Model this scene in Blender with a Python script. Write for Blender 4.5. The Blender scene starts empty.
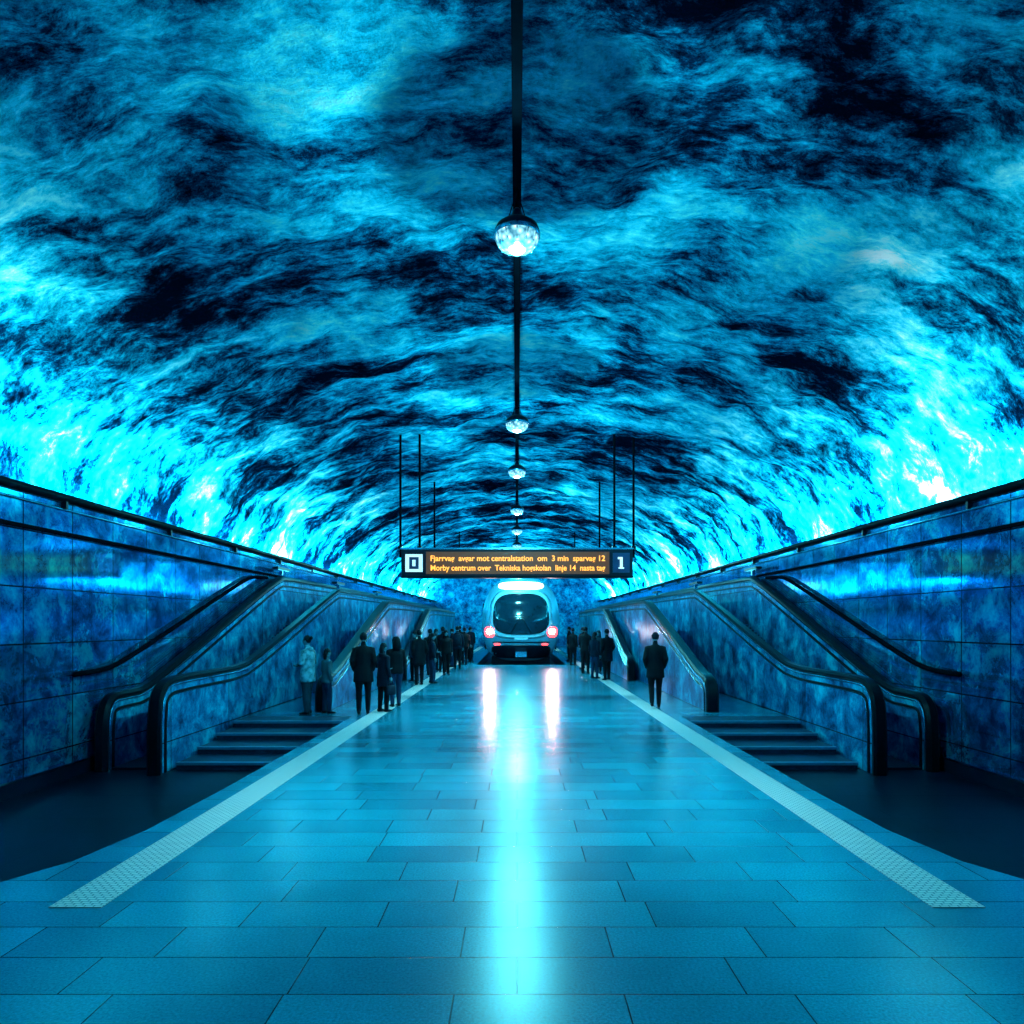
import bpy, bmesh, math, random
from mathutils import Vector, noise, Matrix
random.seed(7)
scene=bpy.context.scene
try:
    scene.view_settings.view_transform='Standard'
except Exception: pass
COL=scene.collection

# ------------------------------------------------------------------ materials
def newmat(name):
    m=bpy.data.materials.new(name); m.use_nodes=True
    nt=m.node_tree; nt.nodes.clear()
    out=nt.nodes.new('ShaderNodeOutputMaterial')
    b=nt.nodes.new('ShaderNodeBsdfPrincipled')
    nt.links.new(b.outputs[0],out.inputs[0])
    return m,nt,b
def simple(name,col,rough=.5,metal=0,emit=None,es=0,spec=.5,var=.15,scale=6):
    m,nt,b=newmat(name)
    n=nt.nodes.new('ShaderNodeTexNoise'); n.inputs['Scale'].default_value=scale; n.inputs['Detail'].default_value=4
    g=nt.nodes.new('ShaderNodeTexCoord'); nt.links.new(g.outputs['Object'],n.inputs['Vector'])
    r=nt.nodes.new('ShaderNodeValToRGB')
    r.color_ramp.elements[0].position=.3; r.color_ramp.elements[1].position=.7
    r.color_ramp.elements[0].color=[c*(1-var) for c in col]+[1]
    r.color_ramp.elements[1].color=[min(1,c*(1+var)) for c in col]+[1]
    nt.links.new(n.outputs[0],r.inputs[0]); nt.links.new(r.outputs[0],b.inputs['Base Color'])
    b.inputs['Roughness'].default_value=rough; b.inputs['Metallic'].default_value=metal
    b.inputs['Specular IOR Level'].default_value=spec
    if emit:
        b.inputs['Emission Color'].default_value=list(emit)+[1]; b.inputs['Emission Strength'].default_value=es
    return m
def ramp(nt,stops):
    r=nt.nodes.new('ShaderNodeValToRGB'); e=r.color_ramp.elements
    while len(e)<len(stops): e.new(.5)
    for i,(p,c) in enumerate(stops):
        e[i].position=p; e[i].color=list(c)+[1]
    return r
def mapped(nt,scale):
    g=nt.nodes.new('ShaderNodeNewGeometry'); mp=nt.nodes.new('ShaderNodeMapping')
    mp.inputs['Scale'].default_value=scale; nt.links.new(g.outputs['Position'],mp.inputs['Vector']); return mp
def tnoise(nt,vec,scale,detail=6,rough=.55,dist=0):
    n=nt.nodes.new('ShaderNodeTexNoise'); n.inputs['Scale'].default_value=scale; n.inputs['Detail'].default_value=detail
    n.inputs['Roughness'].default_value=rough; n.inputs['Distortion'].default_value=dist
    nt.links.new(vec.outputs[0],n.inputs['Vector']); return n
def mathn(nt,op,a,b):
    m=nt.nodes.new('ShaderNodeMath'); m.operation=op
    for i,v in enumerate((a,b)):
        if isinstance(v,(int,float)): m.inputs[i].default_value=v
        else: nt.links.new(v,m.inputs[i])
    return m.outputs[0]
def mulcol(nt,a,b,fac=1,mode='MULTIPLY'):
    m=nt.nodes.new('ShaderNodeMix'); m.data_type='RGBA'; m.blend_type=mode; m.inputs[0].default_value=fac
    nt.links.new(a,m.inputs[6]); nt.links.new(b,m.inputs[7]); return m.outputs[2]

def mat_ceiling():
    m,nt,b=newmat('painted_rock_blue')
    mp=mapped(nt,(.62,1.08,.85))
    n1=tnoise(nt,mp,.42,5,.62,.3)
    n2=tnoise(nt,mp,1.75,10,.80,.2)
    n4=tnoise(nt,mp,8,7,.8,0)
    s=mathn(nt,'ADD',mathn(nt,'MULTIPLY',n1.outputs[0],.46),mathn(nt,'MULTIPLY',n2.outputs[0],.42))
    s=mathn(nt,'ADD',s,mathn(nt,'MULTIPLY',n4.outputs[0],.12))
    r=ramp(nt,[(.437,(.0,.0025,.010)),(.470,(.0,.028,.080)),(.505,(.0,.20,.36)),(.550,(.005,.62,.86)),(.592,(.16,.90,.98)),(.635,(.80,.99,1))])
    nt.links.new(s,r.inputs[0]); nt.links.new(r.outputs[0],b.inputs['Base Color'])
    n3=tnoise(nt,mp,2.4,10,.78,0)
    bu=nt.nodes.new('ShaderNodeBump'); bu.inputs['Strength'].default_value=1; bu.inputs['Distance'].default_value=.36
    nt.links.new(n3.outputs[0],bu.inputs['Height']); nt.links.new(bu.outputs[0],b.inputs['Normal'])
    b.inputs['Roughness'].default_value=.9; b.inputs['Specular IOR Level'].default_value=.0
    return m
def brickcoords(nt,ax,ay):
    g=nt.nodes.new('ShaderNodeNewGeometry'); s=nt.nodes.new('ShaderNodeSeparateXYZ'); c=nt.nodes.new('ShaderNodeCombineXYZ')
    nt.links.new(g.outputs['Position'],s.inputs[0]); nt.links.new(s.outputs[ax],c.inputs[0]); nt.links.new(s.outputs[ay],c.inputs[1]); return c
def mat_floor(name,c1,c2,mortar,bw,rh,rough,spec=.5,off=.37):
    m,nt,b=newmat(name)
    c=brickcoords(nt,0,1)
    br=nt.nodes.new('ShaderNodeTexBrick'); nt.links.new(c.outputs[0],br.inputs['Vector'])
    br.offset=off; br.squash=1.35; br.squash_frequency=3
    br.inputs['Color1'].default_value=list(c1)+[1]; br.inputs['Color2'].default_value=list(c2)+[1]
    br.inputs['Mortar'].default_value=list(mortar)+[1]; br.inputs['Scale'].default_value=1
    br.inputs['Mortar Size'].default_value=.006; br.inputs['Mortar Smooth'].default_value=.3
    br.inputs['Brick Width'].default_value=bw; br.inputs['Row Height'].default_value=rh
    mp=mapped(nt,(1,1,1))
    n=tnoise(nt,mp,60,5,.75); rr=ramp(nt,[(.3,(.55,.55,.55)),(.7,(1.3,1.3,1.3))]); nt.links.new(n.outputs[0],rr.inputs[0])
    n2=tnoise(nt,mp,.8,3,.5); r2=ramp(nt,[(.3,(.78,.78,.78)),(.7,(1.1,1.1,1.1))]); nt.links.new(n2.outputs[0],r2.inputs[0])
    col=mulcol(nt,mulcol(nt,br.outputs['Color'],rr.outputs[0]),r2.outputs[0]); nt.links.new(col,b.inputs['Base Color'])
    b.inputs['Specular IOR Level'].default_value=spec
    rv=nt.nodes.new('ShaderNodeMapRange'); rv.inputs[3].default_value=rough-.04; rv.inputs[4].default_value=rough+.06
    nt.links.new(n.outputs[0],rv.inputs[0]); nt.links.new(rv.outputs[0],b.inputs['Roughness'])
    h=mathn(nt,'SUBTRACT',mathn(nt,'MULTIPLY',n.outputs[0],.15),br.outputs['Fac'])
    bu=nt.nodes.new('ShaderNodeBump'); bu.inputs['Strength'].default_value=.5; bu.inputs['Distance'].default_value=.006
    nt.links.new(h,bu.inputs['Height']); nt.links.new(bu.outputs[0],b.inputs['Normal'])
    return m
def mat_wall(name,dark,mid,hi,bw,rh,rough,mort=.012,spec=.5,metal=0,wav=1.2):
    m,nt,b=newmat(name)
    c=brickcoords(nt,1,2)
    br=nt.nodes.new('ShaderNodeTexBrick'); nt.links.new(c.outputs[0],br.inputs['Vector']); br.offset=0
    br.inputs['Color1'].default_value=(1,1,1,1); br.inputs['Color2'].default_value=(.6,.6,.62,1); br.inputs['Mortar'].default_value=(.05,.05,.06,1)
    br.inputs['Scale'].default_value=1; br.inputs['Mortar Size'].default_value=mort; br.inputs['Brick Width'].default_value=bw; br.inputs['Row Height'].default_value=rh
    mp=mapped(nt,(1,1,1)); n=tnoise(nt,mp,1.7,10,.76,.3)
    r=ramp(nt,[(.38,dark),(.5,mid),(.64,hi)]); nt.links.new(n.outputs[0],r.inputs[0])
    nt.links.new(mulcol(nt,r.outputs[0],br.outputs['Color']),b.inputs['Base Color'])
    b.inputs['Roughness'].default_value=rough; b.inputs['Specular IOR Level'].default_value=spec; b.inputs['Metallic'].default_value=metal
    b.inputs['Specular Tint'].default_value=(.1,.75,1,1)
    n5=tnoise(nt,mp,1.1,3,.5,0)
    h=mathn(nt,'SUBTRACT',mathn(nt,'MULTIPLY',n5.outputs[0],wav),br.outputs['Fac'])
    bu=nt.nodes.new('ShaderNodeBump'); bu.inputs['Strength'].default_value=.4; bu.inputs['Distance'].default_value=.012
    nt.links.new(h,bu.inputs['Height']); nt.links.new(bu.outputs[0],b.inputs['Normal'])
    return m
def mat_strip():
    m,nt,b=newmat('tactile_paving')
    c=brickcoords(nt,0,1)
    br=nt.nodes.new('ShaderNodeTexBrick'); nt.links.new(c.outputs[0],br.inputs['Vector']); br.offset=.5
    br.inputs['Color1'].default_value=(1,.78,.73,1); br.inputs['Color2'].default_value=(.95,.72,.68,1); br.inputs['Mortar'].default_value=(.28,.26,.27,1)
    br.inputs['Scale'].default_value=1; br.inputs['Mortar Size'].default_value=.006; br.inputs['Mortar Smooth'].default_value=.4
    br.inputs['Brick Width'].default_value=.065; br.inputs['Row Height'].default_value=.034
    nt.links.new(br.outputs['Color'],b.inputs['Base Color']); b.inputs['Roughness'].default_value=.6; b.inputs['Specular IOR Level'].default_value=.2
    bu=nt.nodes.new('ShaderNodeBump'); bu.inputs['Distance'].default_value=.005; bu.invert=True
    nt.links.new(br.outputs['Fac'],bu.inputs['Height']); nt.links.new(bu.outputs[0],b.inputs['Normal'])
    return m
M={}
M['ceil']=mat_ceiling()
M['floor']=mat_floor('floor_stone',(.001,.25,.35),(.001,.145,.225),(.001,.014,.032),.92,.42,.23,.28)
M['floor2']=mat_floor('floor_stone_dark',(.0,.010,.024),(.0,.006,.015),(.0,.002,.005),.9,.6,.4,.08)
M['wall']=mat_wall('blue_stone_cladding',(.0,.045,.17),(.0,.25,.58),(.0,.76,1),1.15,.85,.08,.012,.15,.72,.7)
M['panel']=mat_wall('balustrade_cladding',(.0,.035,.11),(.0,.24,.48),(.0,.76,.95),2.4,3.0,.28,.012,.1,.3)
M['strip']=mat_strip()
M['black']=simple('black_rubber',(.001,.004,.008),.30,0,spec=.12)
M['matte']=simple('matte_black',(.002,.004,.007),.9,0,spec=.0)
M['dark']=simple('dark_panel',(.001,.008,.018),.35,.0,spec=.12)
M['steel']=simple('brushed_steel',(.15,.50,.65),.20,1)
M['step']=simple('step_stone',(.002,.022,.05),.45,0,var=.4,scale=12,spec=.2)
M['nose']=simple('step_nosing',(.02,.20,.32),.35,.3)
M['esc']=simple('escalator_step_metal',(.004,.02,.04),.4,.5)
M['bulb']=simple('bulb',(.1,.1,.1),.4,0,(.8,.97,1),14)
def mat_glass():
    m,nt,b=newmat('lamp_glass')
    g=nt.nodes.new('ShaderNodeTexCoord'); v=nt.nodes.new('ShaderNodeTexVoronoi'); v.inputs['Scale'].default_value=14
    nt.links.new(g.outputs['Object'],v.inputs['Vector'])
    r=ramp(nt,[(.0,(.9,1,1)),(.35,(.25,.7,.85)),(.8,(.01,.14,.24))]); nt.links.new(v.outputs['Distance'],r.inputs[0])
    nt.links.new(r.outputs[0],b.inputs['Emission Color']); b.inputs['Emission Strength'].default_value=1.6
    b.inputs['Base Color'].default_value=(.004,.015,.02,1); b.inputs['Roughness'].default_value=.08
    return m
M['glass']=mat_glass()
M['train']=simple('train_paint',(.12,.42,.54),.3,.1,var=.08,scale=1)
M['trainlight']=simple('train_pale_paint',(.42,.74,.82),.3,.1,var=.05)
M['window']=simple('dark_glass',(.002,.02,.035),.06,0,spec=.6)
M['head']=simple('headlight',(.1,.08,.08),.3,0,(1,.66,.60),100)
M['red']=simple('tail_light_and_glow',(.2,.01,.01),.3,0,(1,.05,.06),6)  # small red lamps, and the red glow painted round the headlights
M['dest']=simple('destination_display',(.1,.1,.1),.3,0,(.75,.97,1),5)
M['signbox']=simple('sign_housing',(.003,.005,.014),.4,spec=.2)
M['led']=simple('led_backing',(.03,.01,.002),.5,0,(1,.30,.02),.08)
M['ledtxt']=simple('led_text',(.2,.08,.01),.5,0,(1,.40,.05),2.0)
M['white']=simple('icon_white',(.5,.6,.65),.5,0,(.8,.95,1),.7)
M['navy']=simple('icon_navy',(.004,.02,.08),.5)

# ------------------------------------------------------------------ mesh builder
class B:
    def __init__(s): s.bm=bmesh.new(); s.mats=[]
    def mi(s,k):
        if k not in s.mats: s.mats.append(k)
        return s.mats.index(k)
    def poly(s,verts,faces,k,smooth=False):
        vs=[s.bm.verts.new(v) for v in verts]; i=s.mi(k)
        for f in faces:
            try:
                ff=s.bm.faces.new([vs[j] for j in f]); ff.material_index=i; ff.smooth=smooth
            except ValueError: pass
    def box(s,x0,x1,y0,y1,z0,z1,k):
        x0,x1=min(x0,x1),max(x0,x1)
        v=[(x,y,z) for x in (x0,x1) for y in (y0,y1) for z in (z0,z1)]
        s.poly(v,[(0,1,3,2),(4,6,7,5),(0,4,5,1),(2,3,7,6),(0,2,6,4),(1,5,7,3)],k)
    def rings(s,rs,k,smooth=True,cap=True,closed=False):
        n=len(rs[0]); v=[p for r in rs for p in r]; f=[]
        for i in range(len(rs)-1+(1 if closed else 0)):
            for j in range(n):
                a=i*n+j; b=i*n+(j+1)%n; i2=(i+1)%len(rs)
                f.append((a,b,i2*n+(j+1)%n,i2*n+j))
        if cap and not closed:
            f.append(tuple(range(n))[::-1]); f.append(tuple(range((len(rs)-1)*n,len(rs)*n)))
        s.poly(v,f,k,smooth)
    def cyl(s,p,q,r,k,n=12,r2=None):
        p=Vector(p);q=Vector(q); s.rings([ring(p,q-p,r,r,n),ring(q,q-p,r2 if r2 is not None else r,r2 if r2 is not None else r,n)],k)
    def tube(s,pts,r,k,n=10):
        rs=[]
        for i,p in enumerate(pts):
            d=pts[min(i+1,len(pts)-1)]-pts[max(i-1,0)]; rs.append(ring(p,d,r,r,n,Vector((1,0,0))))
        s.rings(rs,k)
    def lathe(s,c,prof,k,n=32,smooth=True):
        s.rings([[(c[0]+r*math.cos(t*2*math.pi/n),c[1]+r*math.sin(t*2*math.pi/n),c[2]+z) for t in range(n)] for r,z in prof],k,smooth)
    def done(s,name,parent=None,smooth_angle=None,recenter=True):
        bmesh.ops.recalc_face_normals(s.bm,faces=s.bm.faces)
        me=bpy.data.meshes.new(name); 
        loc=Vector((0,0,0))
        if recenter and s.bm.verts:
            xs=[v.co.x for v in s.bm.verts]; ys=[v.co.y for v in s.bm.verts]; zs=[v.co.z for v in s.bm.verts]
            loc=Vector(((min(xs)+max(xs))/2,(min(ys)+max(ys))/2,min(zs)))
            for v in s.bm.verts: v.co-=loc
        s.bm.to_mesh(me); s.bm.free()
        for k in s.mats: me.materials.append(M[k] if isinstance(k,str) else k)
        o=bpy.data.objects.new(name,me); COL.objects.link(o); o.location=loc
        if parent:
            o.parent=parent; o.location=loc-parent.location
        return o
def ring(c,d,rx,ry,n=12,up=None):
    d=Vector(d).normalized()
    if up is None: up=Vector((0,1,0)) if abs(d.y)<.9 else Vector((0,0,1))
    x=d.cross(up); 
    if x.length<1e-4: x=Vector((1,0,0))
    x.normalize(); y=x.cross(d).normalized()
    return [Vector(c)+x*(rx*math.cos(2*math.pi*i/n))+y*(ry*math.sin(2*math.pi*i/n)) for i in range(n)]
def empty(name,loc=(0,0,0)):
    o=bpy.data.objects.new(name,None); COL.objects.link(o); o.location=loc; return o

YE=62; YB=-6; LOW=-.5; WX=7.3; WT=4.0
# ------------------------------------------------------------------ room shell
b=B(); na,ny=130,360
vs=[];fs=[]
for j in range(ny+1):
    y=YB+(YE-YB)*j/ny
    for i in range(na+1):
        t=math.pi*i/na
        x=8.0*math.cos(t); z=3.85+3.8*math.sin(t)
        nn=Vector((math.cos(t)/8.0,0,math.sin(t)/3.8)).normalized()
        p=Vector((x,y,z)); w=min(1,math.sin(t)*6)
        d=(noise.fractal(p*.5,1,2,5)*.22+noise.noise(p*2.1)*.09)*w
        p-=nn*d
        vs.append(p)
for j in range(ny):
    for i in range(na):
        a=j*(na+1)+i; fs.append((a,a+1,a+na+2,a+na+1))
b.poly(vs,fs,'ceil',True); b.done('ceiling',recenter=False)
for s,nm in ((-1,'left'),(1,'right')):
    b=B(); b.box(s*WX,s*(WX+.12),YB,YE,LOW,WT-.05,'wall'); b.done('wall_'+nm,recenter=False)
    b=B(); b.box(s*(WX-.03),s*(WX+.12),YB,YE,WT-.05,WT+.02,'dark'); b.box(s*(WX+.12),s*8.1,YB,YE,WT-.32,WT-.27,'nose')
    b.tube([Vector((s*(WX-.05),YB,WT+.02)),Vector((s*(WX-.05),YE,WT+.02))],.07,'black')
    b.tube([Vector((s*(WX-.02),YB,WT-.16)),Vector((s*(WX-.02),YE,WT-.16))],.02,'steel')
    b.box(s*(WX-.04),s*WX,YB,YE,3.42,3.48,'matte')
    for k in range(18):
        y=1+k*3.4; b.box(s*(WX-.09),s*WX,y,y+.05,WT-.16,WT+.02,'dark')
    b.done('trim_%d'%(1 if s<0 else 2),recenter=False)
    b=B(); b.box(s*(WX-.06),s*WX,YB,YE,LOW,LOW+.22,'dark'); b.box(s*(WX-.07),s*WX,YB,YE,LOW+.22,LOW+.25,'steel'); b.done('baseboard_'+nm,recenter=False)
for y,nm in ((YE,'end'),(YB,'back')):
    b=B(); n=40
    prof=[(-8.1,LOW),(8.1,LOW),(8.1,3.9)]+[(8.1*math.cos(math.pi*i/n),3.9+4*math.sin(math.pi*i/n)) for i in range(1,n)]+[(-8.1,3.9)]
    y2=y+(.2 if nm=='end' else -.2)
    b.rings([[(p[0],y,p[1]) for p in prof],[(p[0],y2,p[1]) for p in prof]],'panel',False); b.done('wall_'+nm,recenter=False)
# floors
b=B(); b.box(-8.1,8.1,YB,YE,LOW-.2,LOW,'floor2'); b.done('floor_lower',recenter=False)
half=[(WX-.02,YB),(WX-.02,4.45),(5.6,4.62),(4.7,4.85),(4.1,5.25),(3.75,5.9),(3.6,6.8),(3.56,8.5),(3.56,15.2)]
b=B()
for (xa,ya),(xb,yb) in zip(half,half[1:]):
    b.poly([(-xa,ya,0),(xa,ya,0),(xb,yb,0),(-xb,yb,0),(-xa,ya,LOW),(xa,ya,LOW),(xb,yb,LOW),(-xb,yb,LOW)],
           [(0,1,2,3),(1,5,6,2),(3,7,4,0)],'floor')
b.box(-5.86,5.86,15.2,34.3,LOW,0,'floor'); b.box(-5.86,-2.0,34.3,YE,LOW,0,'floor'); b.box(2.4,5.86,34.3,YE,LOW,0,'floor')
b.done('floor',recenter=False)
for s in (-1,1):
    b=B(); b.box(s*2.93,s*3.30,4.93,YE,.0,.006,'strip'); b.done('tactile_paving_strip',recenter=True)
    b=B()
    for k in range(4):
        y0=12.0+k*.8; z=LOW+.125*(k+1)
        b.box(s*3.57,s*5.84,y0,15.19,LOW+.125*k,z-.002,'step')
        b.box(s*3.57,s*5.84,y0-.02,y0+.07,z-.045,z+.004,'nose')
    b.done('staircase')
b=B()
for x in (-.55,.95):
    b.box(x-.04,x+.04,34.4,YE,LOW,LOW+.12,'steel')
for k in range(40): b.box(-1.1,1.5,34.6+k*.68,34.85+k*.68,LOW,LOW+.04,'dark')
b.done('railway_track')

# ------------------------------------------------------------------ balustrades / escalators
def chaikin(pts,n=4):
    pts=[Vector(p) for p in pts]
    for _ in range(n):
        q=[pts[0]]
        for i in range(len(pts)-1):
            a,c=pts[i],pts[i+1]
            L=(c-a).length; t=min(.25,.5/L) if _==0 else .25
            if i>0: q.append(a+(c-a)*t)
            if i<len(pts)-2: q.append(c-(c-a)*t)
        q.append(pts[-1]); pts=q
    return pts
def ribbon(b,path,x0,x1,off,th,k):
    rs=[]
    n=len(path)
    for i,p in enumerate(path):
        d=(path[min(i+1,n-1)]-path[max(i-1,0)]).normalized()
        nn=Vector((-d.y,d.x))
        c=p+nn*off; lo=c-nn*th/2; hi=c+nn*th/2
        e=min(th*.35,abs(x1-x0)*.3); xa,xb=min(x0,x1),max(x0,x1)
        l2=lo+nn*e; h2=hi-nn*e
        rs.append([(xa+e,lo.x,lo.y),(xb-e,lo.x,lo.y),(xb,l2.x,l2.y),(xb,h2.x,h2.y),(xb-e,hi.x,hi.y),(xa+e,hi.x,hi.y),(xa,h2.x,h2.y),(xa,l2.x,l2.y)])
    b.rings(rs,k,False)
def balustrade(name,s,xi,xo,pts,bottom,mat,parent=None,railw=.05,rt=.10):
    path=chaikin(pts)
    b=B(); xa,xb=s*xi,s*xo
    v=[];f=[]
    top=[Vector((p.x+.001*i,max(p.y-.02,bottom+.01))) for i,p in enumerate(path)]
    n=len(top)
    for x in (xa,xb):
        for p in top: v.append((x,p.x,p.y))
        for p in top: v.append((x,p.x,bottom))
    for i in range(n-1):
        f+= [(i,i+1,n+i+1,n+i),(2*n+i,3*n+i,3*n+i+1,2*n+i+1),(i,2*n+i,2*n+i+1,i+1)]
    f+=[(0,n,3*n,2*n),(n-1,2*n+n-1,3*n+n-1,n+n-1)]
    b.poly(v,f,mat)
    g=railw*s
    ribbon(b,path,xa-g,xb+g,.03,rt,'black')
    ribbon(b,path,xa-g*.6,xb+g*.6,-.05,.022,'steel')
    ribbon(b,path,xa-s*.02,xb+s*.02,-.18,.05,'black')
    ribbon(b,path,xa-s*.025,xb+s*.025,-.21,.012,'steel')
    return b.done(name,parent)
for s in (-1,1):
    e=empty('escalator',(s*6.5,16,LOW))
    balustrade('inner_balustrade',s,5.93,6.07,[(11.6,LOW),(11.6,.45),(11.75,.98),(12.6,1.02),(15.4,1.02),(23.3,3.12),(YE-1,3.12)],LOW,'panel',e,.045,.11)
    balustrade('outer_balustrade',s,6.98,7.12,[(11.9,LOW),(11.9,.35),(12.05,.70),(12.6,.72),(13.2,.72),(20.8,3.38),(YE-1,3.38)],LOW,'panel',e,.04,.15)
    b=B()
    b.box(s*6.12,s*6.94,12.0,13.2,LOW,LOW+.04,'esc')
    n=34; 
    for k in range(n):
        y0=13.2+k*.236; z=LOW+.04+(k+1)*.072
        b.box(s*6.12,s*6.94,y0,y0+.25,z-.30 if z-.3>LOW else LOW,z,'esc')
        b.box(s*6.12,s*6.94,y0-.005,y0+.02,z-.02,z+.003,'steel')
    b.box(s*6.10,s*6.96,13.2+n*.236,YE-1,1.75,2.0,'step')
    b.done('moving_steps',e)
    b=B(); path=chaikin([(11.4,1.18),(12.5,1.2),(18.9,3.30),(20.2,3.33)])
    pts=[Vector((s*(WX-.09),p.x,p.y)) for p in path]
    b.tube(pts,.045,'matte')
    for k in range(2,len(pts),6):
        b.cyl(pts[k],(s*WX,pts[k].y,pts[k].z-.05),.015,'steel',8)
    b.done('wall_handrail')
    for (xi,xo,y0,y1,h1,ye) in ((4.32,4.54,15.9,23.6,2.75,44),(3.92,4.12,24.6,31.5,2.65,44)):
        balustrade('escalator_parapet',s,xi,xo,[(y0,0),(y0,.45),(y0+.2,.72),(y0+.9,.8),(y1,h1),(ye,h1)],0.0,'panel',None,.035,.12)
    for (x,y,z) in ((6.0,23.5,3.2),(7.05,20.9,3.48),(6.0,30,3.2)):
        b=B(); b.box(s*x-.05,s*x+.05,y-.05,y+.05,z-.02,z+.14,'steel'); b.box(s*x-.09,s*x+.09,y-.5,y+.55,z+.13,z+.2,'dark'); b.box(s*x-.07,s*x+.07,y-.45,y+.5,z+.11,z+.13,'steel')
        b.done('rail_fitting',e)

# ------------------------------------------------------------------ ceiling track + lamps
b=B(); b.box(-.05,.05,YB,YE,7.04,7.12,'matte'); b.box(-.02,.02,YB,YE,7.12,7.16,'matte')
for k in range(28):
    y=-4+k*2.4; b.cyl((0,y,7.14),(0,y,8.0),.012,'matte',8)
b.done('lighting_track',recenter=False)
LY=[8.1,15.7,20.6,27.6,33.6,40,47,54]
for y in LY:
    b=B(); c=(0,y,6.45)
    b.cyl((0,y,6.80),(0,y,7.035),.018,'matte',8)
    b.cyl((-.02,y,6.95),(-.1,y-.02,6.68),.006,'matte',6); b.cyl((.02,y,6.95),(.1,y-.02,6.68),.006,'matte',6)
    b.lathe(c,[(.02,.36),(.05,.33),(.07,.24),(.16,.20),(.24,.14),(.262,.09),(.262,.07),(.23,.07)],'dark')
    b.lathe(c,[(.255,.085),(.262,.02),(.265,.02),(.265,.035),(.27,.05),(.27,.07)],'steel')
    b.lathe(c,[(.245,.05),(.25,-.01),(.235,-.05),(.20,-.09),(.15,-.115),(.08,-.12)],'glass',16,False)
    for i in range(12):
        t=i*math.pi/6; b.cyl((.256*math.cos(t),y+.256*math.sin(t),6.47),(.2*math.cos(t),y+.2*math.sin(t),6.355),.007,'steel',6)
    b.lathe(c,[(.02,-.10),(.10,-.115),(.09,-.135),(.04,-.15),(.02,-.153)],'bulb',16)
    b.done('pendant_lamp')
    L=bpy.data.lights.new('lamp_glow','POINT'); L.energy=800; L.color=(.12,.86,1); L.shadow_soft_size=.03
    o=bpy.data.objects.new('lamp_glow_light',L); COL.objects.link(o); o.location=(0,y,6.22)
    L=bpy.data.lights.new('lamp_spot','SPOT'); L.energy=2200; L.color=(.22,.86,1); L.shadow_soft_size=.12; L.spot_size=math.radians(72); L.spot_blend=1
    o=bpy.data.objects.new('lamp_spot_light',L); COL.objects.link(o); o.location=(0,y,6.16)
# cove lights behind the wall ledge
for s in (-1,1):
    L=bpy.data.lights.new('cove_light','AREA'); L.shape='RECTANGLE'; L.size=.10; L.size_y=YE-YB-1; L.energy=20000; L.color=(1,1,1)
    o=bpy.data.objects.new('cove_strip_light',L); COL.objects.link(o); o.location=(s*7.68,(YE+YB)/2,WT+.02)
    o.rotation_euler=(0,math.pi+s*math.radians(42),0)

# ------------------------------------------------------------------ sign + frames
b=B(); sy=20
b.box(-3.29,3.29,sy-.12,sy+.12,3.34,4.14,'signbox')
b.box(-3.31,3.31,sy-.13,sy+.13,4.12,4.17,'steel'); b.box(-3.31,3.31,sy-.13,sy+.13,3.31,3.36,'black')
b.box(-2.58,2.62,sy-.135,sy-.12,3.42,4.05,'led')
b.box(-3.17,-2.68,sy-.135,sy-.12,3.48,3.98,'white')
b.box(-3.06,-2.79,sy-.14,sy-.135,3.56,3.90,'navy'); b.box(-2.97,-2.88,sy-.145,sy-.14,3.64,3.82,'white')
b.box(2.72,3.2,sy-.135,sy-.12,3.46,4.02,'navy')
b.box(2.92,3.0,sy-.14,sy-.135,3.58,3.90,'white'); b.box(2.86,2.97,sy-.14,sy-.135,3.84,3.90,'white'); b.box(2.88,3.04,sy-.14,sy-.135,3.57,3.61,'white')
for x in (-3.33,-2.78,2.78,3.33):
    b.cyl((x,sy,3.9 if abs(x)>3.3 else 4.14),(x,sy,7.5),.035,'matte',8)
    b.box(x-.06,x+.06,sy-.06,sy+.06,4.14,4.22,'black')
sign=b.done('hanging_departure_sign')
for i,(txt,z) in enumerate((('Fjarrvag  avgar mot centralstation  om  3 min  sparvag 12',3.79),('Morby centrum over  Tekniska hogskolan  linje 14  nasta tag',3.52))):
    cu=bpy.data.curves.new('led_line','FONT'); cu.body=txt; cu.size=.22; cu.extrude=.004; cu.offset=.004
    o=bpy.data.objects.new('led_line_%d'%(i+1),cu); COL.objects.link(o); cu.materials.append(M['ledtxt'])
    bpy.context.view_layer.update(); w=o.dimensions.x; cu.align_x='CENTER'
    o.parent=sign; o.rotation_euler=(math.pi/2,0,0); o.scale=(4.95/max(w,.1),1,1)
    o.location=Vector((.02,sy-.145,z))-sign.location
for y,x,zb in ((25.7,3.03,4.35),(40,3.3,4.9)):
    b=B()
    for q in (-x,x): b.cyl((q,y,zb),(q,y,7.5),.035,'matte',8)
    b.box(-x-.1,x+.1,y-.06,y+.06,zb-.08,zb+.08,'black'); b.box(-x-.1,x+.1,y-.08,y+.08,zb-.1,zb-.08,'steel'); b.done('hanging_cable_beam')

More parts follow.
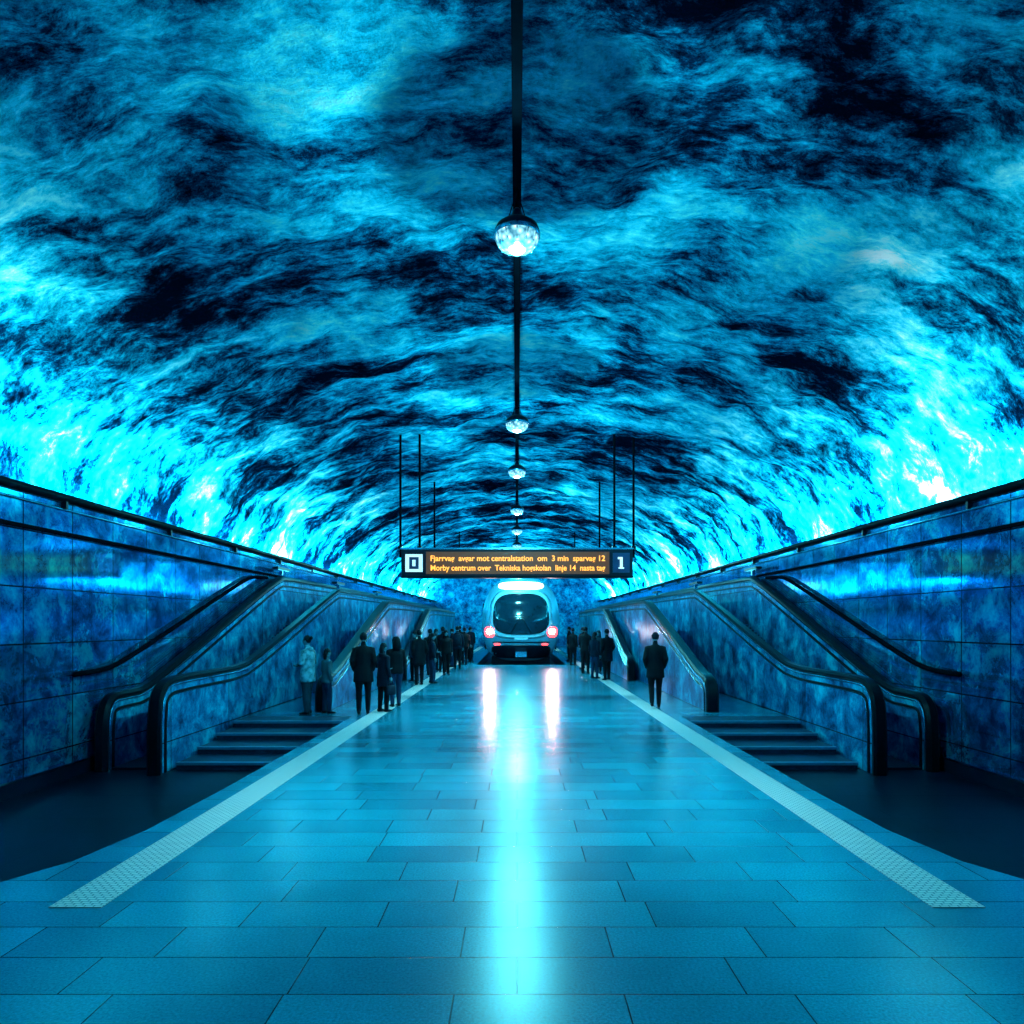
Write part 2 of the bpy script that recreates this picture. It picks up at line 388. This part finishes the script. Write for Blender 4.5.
# ------------------------------------------------------------------ train
TX,TY=.2,35.0; TA,TBH=2.0,2.14; TZC=2.24; NE=3.4
def tpt(th,r):
    c,s=math.cos(th),math.sin(th)
    x=abs(c)**(2/NE)*(1 if c>=0 else -1); z=abs(s)**(2/NE)*(1 if s>=0 else -1)
    x*=r; z*=r
    xx=x*TA*(1-.20*max(0,z)**1.5)*(1-.05*max(0,-z)); return xx,z*TBH
def ty(x,zz):
    z=zz/TBH; x=x/(TA*(1-.20*max(0,z)**1.5)*(1-.05*max(0,-z)))
    r=min(1,(abs(x)**NE+abs(z)**NE)**(1/NE)); return 1.1*(1-(max(0,1-r**4))**.5)+.25*max(0,z)
b=B(); N=64
rs=[]
for r in [.02,.2,.4,.55,.68,.78,.86,.92,.96,.985,1]:
    rr=[]
    for i in range(N):
        x,z=tpt(2*math.pi*i/N,r); rr.append((TX+x,TY+ty(x,z),TZC+z))
    rs.append(rr)
for y in (2.2,5,10,18):
    rs.append([(TX+tpt(2*math.pi*i/N,1)[0],TY+y,TZC+tpt(2*math.pi*i/N,1)[1]) for i in range(N)])
b.rings(rs,'train')
def patch(cx,cz,hw,hh,n,off,k,tw=0):
    rs=[]
    for r in [.01,.25,.5,.75,.92,1]:
        rr=[]
        for i in range(40):
            t=2*math.pi*i/40; c,s_=math.cos(t),math.sin(t)
            z=cz+hh*r*abs(s_)**(2/n)*(1 if s_>=0 else -1)
            x=cx+hw*r*abs(c)**(2/n)*(1 if c>=0 else -1)*(1+tw*(z-cz)/hh)
            rr.append((TX+x,TY+ty(x,z-TZC)-off,z))
        rs.append(rr)
    b.rings(rs,k,True,True)
patch(0,2.50,1.56,1.24,3.6,.03,'trainlight',-.05)
patch(0,2.50,1.40,1.04,3.2,.045,'window',-.05)
patch(0,3.94,1.15,.21,3,.03,'dest')
patch(0,.60,1.5,.34,5,.03,'dark')
patch(0,1.08,1.45,.03,6,.03,'dark')
patch(0,1.26,.35,.05,4,.04,'trainlight')
for q in (-1,1):
    patch(q*1.58,1.60,.28,.28,2.4,.028,'red'); patch(q*1.57,1.62,.15,.15,2.2,.05,'head'); patch(q*1.2,.98,.16,.05,3,.04,'red')  # wide red disc is the headlight's glow, drawn as an emissive patch
    b.cyl((TX+q*.5,TY-.03,1.55),(TX+q*.05,TY-.06,2.35),.02,'black',6)
    for k in range(4):
        y=TY+2.4+k*3.9
        xs=TX+q*1.95
        b.box(xs,xs+q*.08,y,y+2.0,1.9,3.1,'window')
        b.box(xs,xs+q*.085,y+2.3,y+3.5,.55,3.2,'dark'); b.box(xs,xs+q*.09,y+2.4,y+2.87,1.7,3.0,'window'); b.box(xs,xs+q*.09,y+2.93,y+3.4,1.7,3.0,'window')
    for k in range(4):
        yw=TY+2.5+k*(4.0); b.cyl((TX+q*.7,yw,LOW+.44),(TX+q*.82,yw,LOW+.44),.32,'steel',24)
b.box(TX-1.5,TX+1.5,TY+1.0,TY+17.5,-.12,.35,'dark')
b.box(TX-.28,TX+.28,TY-.1,TY+.5,.35,.62,'steel')
b.box(TX-.6,TX+.6,TY+3,TY+6,4.15,4.4,'dark')
b.done('train')
for q in (-1,1):
    L=bpy.data.lights.new('headlight','SPOT'); L.energy=280; L.color=(1,.70,.66); L.spot_size=math.radians(32); L.spot_blend=1; L.shadow_soft_size=.10
    o=bpy.data.objects.new('headlight_beam',L); COL.objects.link(o); o.location=(TX+q*1.57,TY-.1,1.62); o.rotation_euler=(math.radians(76),0,math.pi)

# ------------------------------------------------------------------ people
def pmat(name,c,r=.7,var=.25,sc=8): return simple(name,c,r,0,var=var,scale=sc,spec=.15)
SK=pmat('skin',(.10,.20,.24),.5,.05); HR=pmat('hair',(.004,.006,.01),.6)
CL={'black':pmat('cloth_black',(.001,.003,.006)),'navy':pmat('cloth_navy',(.002,.009,.022)),'grey':pmat('cloth_grey',(.010,.035,.055)),
    'light':pmat('cloth_camouflage',(.10,.30,.36),.7,.9,7),'denim':pmat('cloth_denim',(.006,.03,.07)),'shoe':pmat('shoe_leather',(.002,.003,.006),.4),'bag':pmat('bag_fabric',(.004,.012,.025)),'pale':pmat('cloth_pale',(.04,.11,.14))}
def loft(bm,pts,n=12,up=None):
    rs=[]
    for i,(p,rx,ry) in enumerate(pts):
        d=pts[min(i+1,len(pts)-1)][0]-pts[max(i-1,0)][0]
        rs.append(ring(p,d,rx,ry,n,up))
    vs=[[bm.verts.new(v) for v in r] for r in rs]
    for a,c in zip(vs,vs[1:]):
        for j in range(n): bm.faces.new((a[j],a[(j+1)%n],c[(j+1)%n],c[j]))
    bm.faces.new(vs[0][::-1]); bm.faces.new(vs[-1])
def ell(bm,c,r,n=14,m=9):
    rs=[(Vector(c)+Vector((0,0,r[2]*math.sin(a))),max(.002,r[0]*math.cos(a)),max(.002,r[1]*math.cos(a))) for a in [(-.5+k/(m-1))*math.pi*.98 for k in range(m)]]
    loft(bm,rs,n,Vector((0,1,0)))
def person(loc,rot=0,h=1.75,top='black',bot='black',stride=0.,arms='down',coat=.84,vox=.016,hair='short',bag=None,lean=0,headturn=0,hat=False,puff=1.0):
    bm=bmesh.new(); V=Vector
    bones=[]
    up=V((0,1,0))
    def f(y,z): return y+lean*(z-.9)
    P=lambda x,y,z: V((x,f(y,z) if z>.9 else y,z))
    flare=1+max(0,.84-coat)*.5
    loft(bm,[(P(0,0,coat),.185*flare*puff,.135*flare*puff),(P(0,0,.95),.182*puff,.135*puff),(P(0,0,1.08),.165*puff,.122*puff),(P(0,.0,1.22),.18*puff,.13*puff),(P(0,0,1.34),.195,.128*puff),(P(0,-.005,1.42),.175,.105),(P(0,0,1.475),.09,.075)],16,up)
    bones.append((P(0,0,coat+.04),P(0,0,1.46),'top',.15))
    loft(bm,[(P(0,0,1.44),.065,.065),(P(0,.01,1.50),.058,.06),(P(0,.015,1.56),.052,.058)],12,up)
    bones.append((P(0,.01,1.515),P(0,.015,1.58),'skin',.045))
    if top in('light','navy','grey'):
        loft(bm,[(P(0,-.03,1.43),.10,.085),(P(0,-.04,1.475),.115,.09),(P(0,-.04,1.51),.10,.08)],12,up)
    hc=P(0,.02,1.655)
    ct,st=math.cos(headturn),math.sin(headturn)
    H=lambda x,y,z: hc+V((x*ct-y*st,x*st+y*ct,z))
    ell(bm,hc,(.074,.092,.105)); ell(bm,H(0,.03,-.055),(.052,.058,.062))
    ell(bm,H(0,.098,-.012),(.013,.020,.022),8,6); ell(bm,H(0,.085,-.05),(.024,.012,.008),8,6)
    for q in (-1,1): ell(bm,H(q*.077,-.005,-.01),(.010,.02,.03),8,6)
    bones.append((hc+V((0,0,-.09)),hc+V((0,0,.08)),'skin',.09))
    for q in (-1,1):
        fy=q*stride
        hip=V((q*.09,0,.90)); 
        if abs(stride)>.05:
            ank=V((q*.085,fy,.10 if q>0 else .15)); knee=V((q*.09,fy*.45+ (.07),.50))
        else: ank=V((q*.095,0.03*q,.09)); knee=V((q*.095,.02+.02*q,.50))
        loft(bm,[(hip,.105,.12),(hip.lerp(knee,.4),.092,.10),(knee,.068,.072),(knee.lerp(ank,.35),.066,.072),(knee.lerp(ank,.85),.054,.06),(ank,.055,.06)],12,up)
        bones.append((hip,ank.lerp(knee,.08),'bot',.06)); 
        loft(bm,[(ank+V((0,-.075,-.045)),.035,.035),(ank+V((0,-.03,-.04)),.045,.05),(ank+V((0,.06,-.052)),.045,.038),(ank+V((0,.14,-.06)),.042,.030),(ank+V((0,.185,-.065)),.025,.022)],10,V((0,0,1)))
        bones.append((ank+V((0,-.07,-.05)),ank+V((0,.18,-.06)),'shoe',.04))
    hands=[]
    for q in (-1,1):
        sh=P(q*.175,0,1.40)
        mode=arms if isinstance(arms,str) else arms[(q+1)//2]
        if mode=='down': el=P(q*.235,-.04,1.13); wr=P(q*.235,.04,.89)
        elif mode=='swing': el=P(q*.24,-.06-q*.08,1.14); wr=P(q*.24,-.02-q*.17,.92)
        elif mode=='pocket': el=P(q*.24,-.07,1.14); wr=P(q*.20,.06,.94)
        elif mode=='phone': el=P(q*.23,-.0,1.13); wr=P(q*.10,.24,1.22)
        else: el=P(q*.27,.0,1.15); wr=P(q*.12,.20,1.10)
        loft(bm,[(sh-V((q*.05,0,-.01)),.06,.07),(sh,.068*puff,.072*puff),(sh.lerp(el,.5),.058*puff,.062*puff),(el,.052*puff,.056*puff),(el.lerp(wr,.4),.05,.053),(wr,.037,.04)],12,up)
        bones.append((sh,wr,'top',.05)); hands.append((wr,(wr-el).normalized(),q,mode))
    me=bpy.data.meshes.new('t'); bmesh.ops.recalc_face_normals(bm,faces=bm.faces); bm.to_mesh(me); bm.free()
    o=bpy.data.objects.new('t',me); COL.objects.link(o)
    md=o.modifiers.new('r','REMESH'); md.mode='VOXEL'; md.voxel_size=vox
    ms=o.modifiers.new('s','SMOOTH'); ms.iterations=3; ms.factor=.5
    dg=bpy.context.evaluated_depsgraph_get(); me2=bpy.data.meshes.new_from_object(o.evaluated_get(dg))
    bpy.data.objects.remove(o)
    out=bmesh.new(); out.from_mesh(me2)
    mats=[SK,HR,CL[top],CL[bot],CL['shoe'],CL['bag']]
    idx={'skin':0,'top':2,'bot':3,'shoe':4}
    for fc in out.faces:
        c=fc.calc_center_median(); best=9;bk='top'
        for a,e2,k,rr in bones:
            d=e2-a; t=max(0,min(1,(c-a).dot(d)/d.length_squared)); dd=(c-a-d*t).length-rr
            if dd<best: best=dd;bk=k
        if bk=='bot' and c.z>coat: bk='top'
        if bk=='top' and c.z<coat-.005: bk='bot'
        fc.material_index=idx[bk]; fc.smooth=True
    def add(fn,mi):
        t=bmesh.new(); fn(t); bmesh.ops.recalc_face_normals(t,faces=t.faces)
        for q_ in t.faces: q_.material_index=mi; q_.smooth=True
        m_=bpy.data.meshes.new('x'); t.to_mesh(m_); t.free(); out.from_mesh(m_); bpy.data.meshes.remove(m_)
    def hr(t):
        ell(t,H(0,-.012,.022),(.083,.094,.10))
        if hair=='long':
            loft(t,[(H(0,-.05,.03),.07,.05),(H(0,-.075,-.06),.08,.045),(H(0,-.075,-.16),.075,.035),(H(0,-.07,-.22),.05,.02)],12,up)
        elif hair=='bun': ell(t,H(0,-.10,.06),(.045,.045,.045))
        elif hair=='hood':
            loft(t,[(P(0,-.07,1.43),.10,.06),(P(0,-.09,1.50),.115,.08),(P(0,-.06,1.60),.105,.10),(P(0,-.03,1.70),.10,.11),(P(0,-.02,1.77),.06,.07)],14,up)
    add(hr,5 if hat else (2 if hair=='hood' else 1))
    if hat: add(lambda t:loft(t,[(H(0,-.01,.03),.088,.10),(H(0,-.01,.055),.09,.102)],16,up),5)
    add(lambda t:[ell(t,H(q*.03,.083,.012),(.011,.008,.007),8,6) for q in (-1,1)],1)
    for wr,d,q,mode in hands:
        if mode=='pocket': continue
        def hd(t,wr=wr,d=d,q=q):
            side=V((0,1,0)); side=(side-d*side.dot(d)).normalized(); inn=V((-q,0,0)); inn=(inn-d*inn.dot(d)-side*inn.dot(side)).normalized()
            upv=side
            loft(t,[(wr-d*.02,.022,.028),(wr+d*.02,.020,.034),(wr+d*.06,.018,.042),(wr+d*.085,.014,.038)],10,upv)
            for k,L in enumerate((.072,.08,.075,.06)):
                a=wr+d*.078+side*(.030-.020*k); loft(t,[(a,.0095,.0095),(a+d*L*.45+inn*.006,.009,.009),(a+d*L*.8+inn*.022,.008,.008),(a+d*L*.95+inn*.036,.006,.006)],7,upv)
            a=wr+d*.02+side*.03; loft(t,[(a,.012,.012),(a+d*.03+side*.022+inn*.008,.011,.011),(a+d*.062+side*.03+inn*.018,.008,.008)],7,inn)
        add(hd,0)
    if bag=='backpack':
        add(lambda t:loft(t,[(P(0,-.20,1.0),.12,.07),(P(0,-.215,1.05),.15,.095),(P(0,-.21,1.25),.15,.09),(P(0,-.19,1.40),.12,.07),(P(0,-.18,1.44),.06,.04)],16,up),5)
        for q in (-1,1): add(lambda t,q=q:loft(t,[(P(q*.11,-.12,1.40),.022,.012),(P(q*.12,.02,1.46),.022,.012),(P(q*.12,.13,1.34),.022,.012),(P(q*.13,.12,1.12),.022,.012),(P(q*.15,-.1,1.05),.022,.012)],8,V((1,0,0))),5)
    if bag=='hand':
        w=hands[1][0]+V((0,.02,-.10))
        add(lambda t:loft(t,[(w+V((0,0,-.34)),.05,.15),(w+V((0,0,-.30)),.06,.16),(w+V((0,0,-.12)),.05,.14),(w+V((0,0,-.10)),.02,.13)],14,up),5)
        add(lambda t:loft(t,[(w+V((0,-.08,-.12)),.008,.008),(w+V((0,-.05,-.0)),.008,.008),(w+V((0,.05,-.0)),.008,.008),(w+V((0,.08,-.12)),.008,.008)],8,V((1,0,0))),5)
    sc=h/1.76
    zm=min(v.co.z for v in out.verts)
    for v in out.verts: v.co.z-=zm; v.co*=sc
    mf=bpy.data.meshes.new('person')
    for m_ in mats: mf.materials.append(m_)
    out.to_mesh(mf); out.free()
    ob=bpy.data.objects.new('person',mf); COL.objects.link(ob); ob.location=loc; ob.rotation_euler=(0,0,rot)
    return ob
R=math.radians
F=.024
ppl=[
 dict(loc=(-4.62,15.45,0),rot=R(75),h=1.74,top='light',bot='grey',arms=('hold','hold'),hair='bun',coat=.74,puff=1.12),
 dict(loc=(-4.25,15.65,0),rot=R(-50),h=1.45,top='pale',bot='denim',arms=('hold','down'),hair='long'),
 dict(loc=(-3.40,15.5,0),rot=R(12),h=1.80,top='black',bot='black',arms='pocket',coat=.70,hair='short',puff=1.12),
 dict(loc=(-3.04,15.9,0),rot=R(-40),h=1.56,top='navy',bot='black',arms=('hold','down'),hair='long',bag='hand',coat=.66),
 dict(loc=(-2.93,16.9,0),rot=R(30),h=1.68,top='black',bot='denim',arms='phone',hair='hood',puff=1.1),
 dict(loc=(-3.20,22.9,0),rot=R(25),h=1.80,top='black',bot='black',arms='pocket',vox=F,coat=.66,puff=1.1),
 dict(loc=(-2.86,23.6,0),rot=R(-70),h=1.68,top='navy',bot='denim',vox=F,hair='long',arms=('hold','down')),
 dict(loc=(-3.55,24.3,0),rot=R(140),h=1.74,top='grey',bot='black',vox=F,hair='short'),
 dict(loc=(-3.3,26.6,0),rot=R(15),h=1.82,top='black',bot='navy',arms='phone',vox=F,stride=.14),
 dict(loc=(-2.78,27.4,0),rot=R(200),h=1.74,top='black',bot='black',vox=F,hair='hood',puff=1.15),
 dict(loc=(-3.05,28.8,0),rot=R(-10),h=1.88,top='black',bot='black',vox=F,arms='pocket'),
 dict(loc=(-3.5,30.2,0),rot=R(-80),h=1.78,top='grey',bot='black',vox=F,hair='long'),
 dict(loc=(-2.62,30.8,0),rot=R(10),h=1.90,top='navy',bot='black',vox=F,bag='backpack'),
 dict(loc=(-3.0,32.4,0),rot=R(100),h=1.78,top='black',bot='denim',vox=F),
 dict(loc=(-2.55,34.1,0),rot=R(30),h=1.82,top='black',bot='black',vox=F,puff=1.1),
 dict(loc=(-2.45,36.5,0),rot=R(-90),h=1.82,top='navy',bot='black',vox=F),
 dict(loc=(-3.1,38,0),rot=R(0),h=1.90,top='black',bot='black',vox=F),
 dict(loc=(-2.6,39,0),rot=R(0),h=1.85,top='grey',bot='black',vox=F),
 dict(loc=(3.28,16.6,0),rot=R(-8),h=1.80,top='black',bot='black',arms='pocket',stride=.14,coat=.72,hat=True,puff=1.08),
 dict(loc=(3.2,24.9,0),rot=R(28),h=1.82,top='black',bot='black',arms='pocket',vox=F,coat=.66,puff=1.1),
 dict(loc=(2.84,25.6,0),rot=R(-50),h=1.70,top='navy',bot='denim',vox=F,hair='long',bag='hand'),
 dict(loc=(2.75,28.2,0),rot=R(-25),h=1.88,top='black',bot='black',arms='phone',vox=F),
 dict(loc=(3.35,28.9,0),rot=R(160),h=1.72,top='grey',bot='black',vox=F,hair='hood'),
 dict(loc=(2.95,31.2,0),rot=R(60),h=1.85,top='black',bot='black',vox=F,bag='backpack'),
 dict(loc=(2.68,33.6,0),rot=R(-40),h=1.80,top='black',bot='black',vox=F),
 dict(loc=(3.35,35.0,0),rot=R(-10),h=1.84,top='navy',bot='black',vox=F),
 dict(loc=(2.8,37.5,0),rot=R(80),h=1.85,top='black',bot='black',vox=F),
]
for p in ppl: 
    q=dict(p); q['loc']=(p['loc'][0],p['loc'][1],.007 if abs(p['loc'][0])<3.8 else 0); person(**q)

# ------------------------------------------------------------------ world + camera
w=bpy.data.worlds.new('world'); scene.world=w; w.use_nodes=True
w.node_tree.nodes['Background'].inputs[0].default_value=(.01,.08,.16,1); w.node_tree.nodes['Background'].inputs[1].default_value=.3
cam=bpy.data.cameras.new('camera'); co=bpy.data.objects.new('camera',cam); COL.objects.link(co)
co.location=(0,0,2.0); co.rotation_euler=(math.pi/2,0,0)
cam.sensor_width=36; cam.lens=700/1024*36; cam.shift_x=-5/1024; cam.shift_y=112/1024; cam.clip_end=200
scene.camera=co
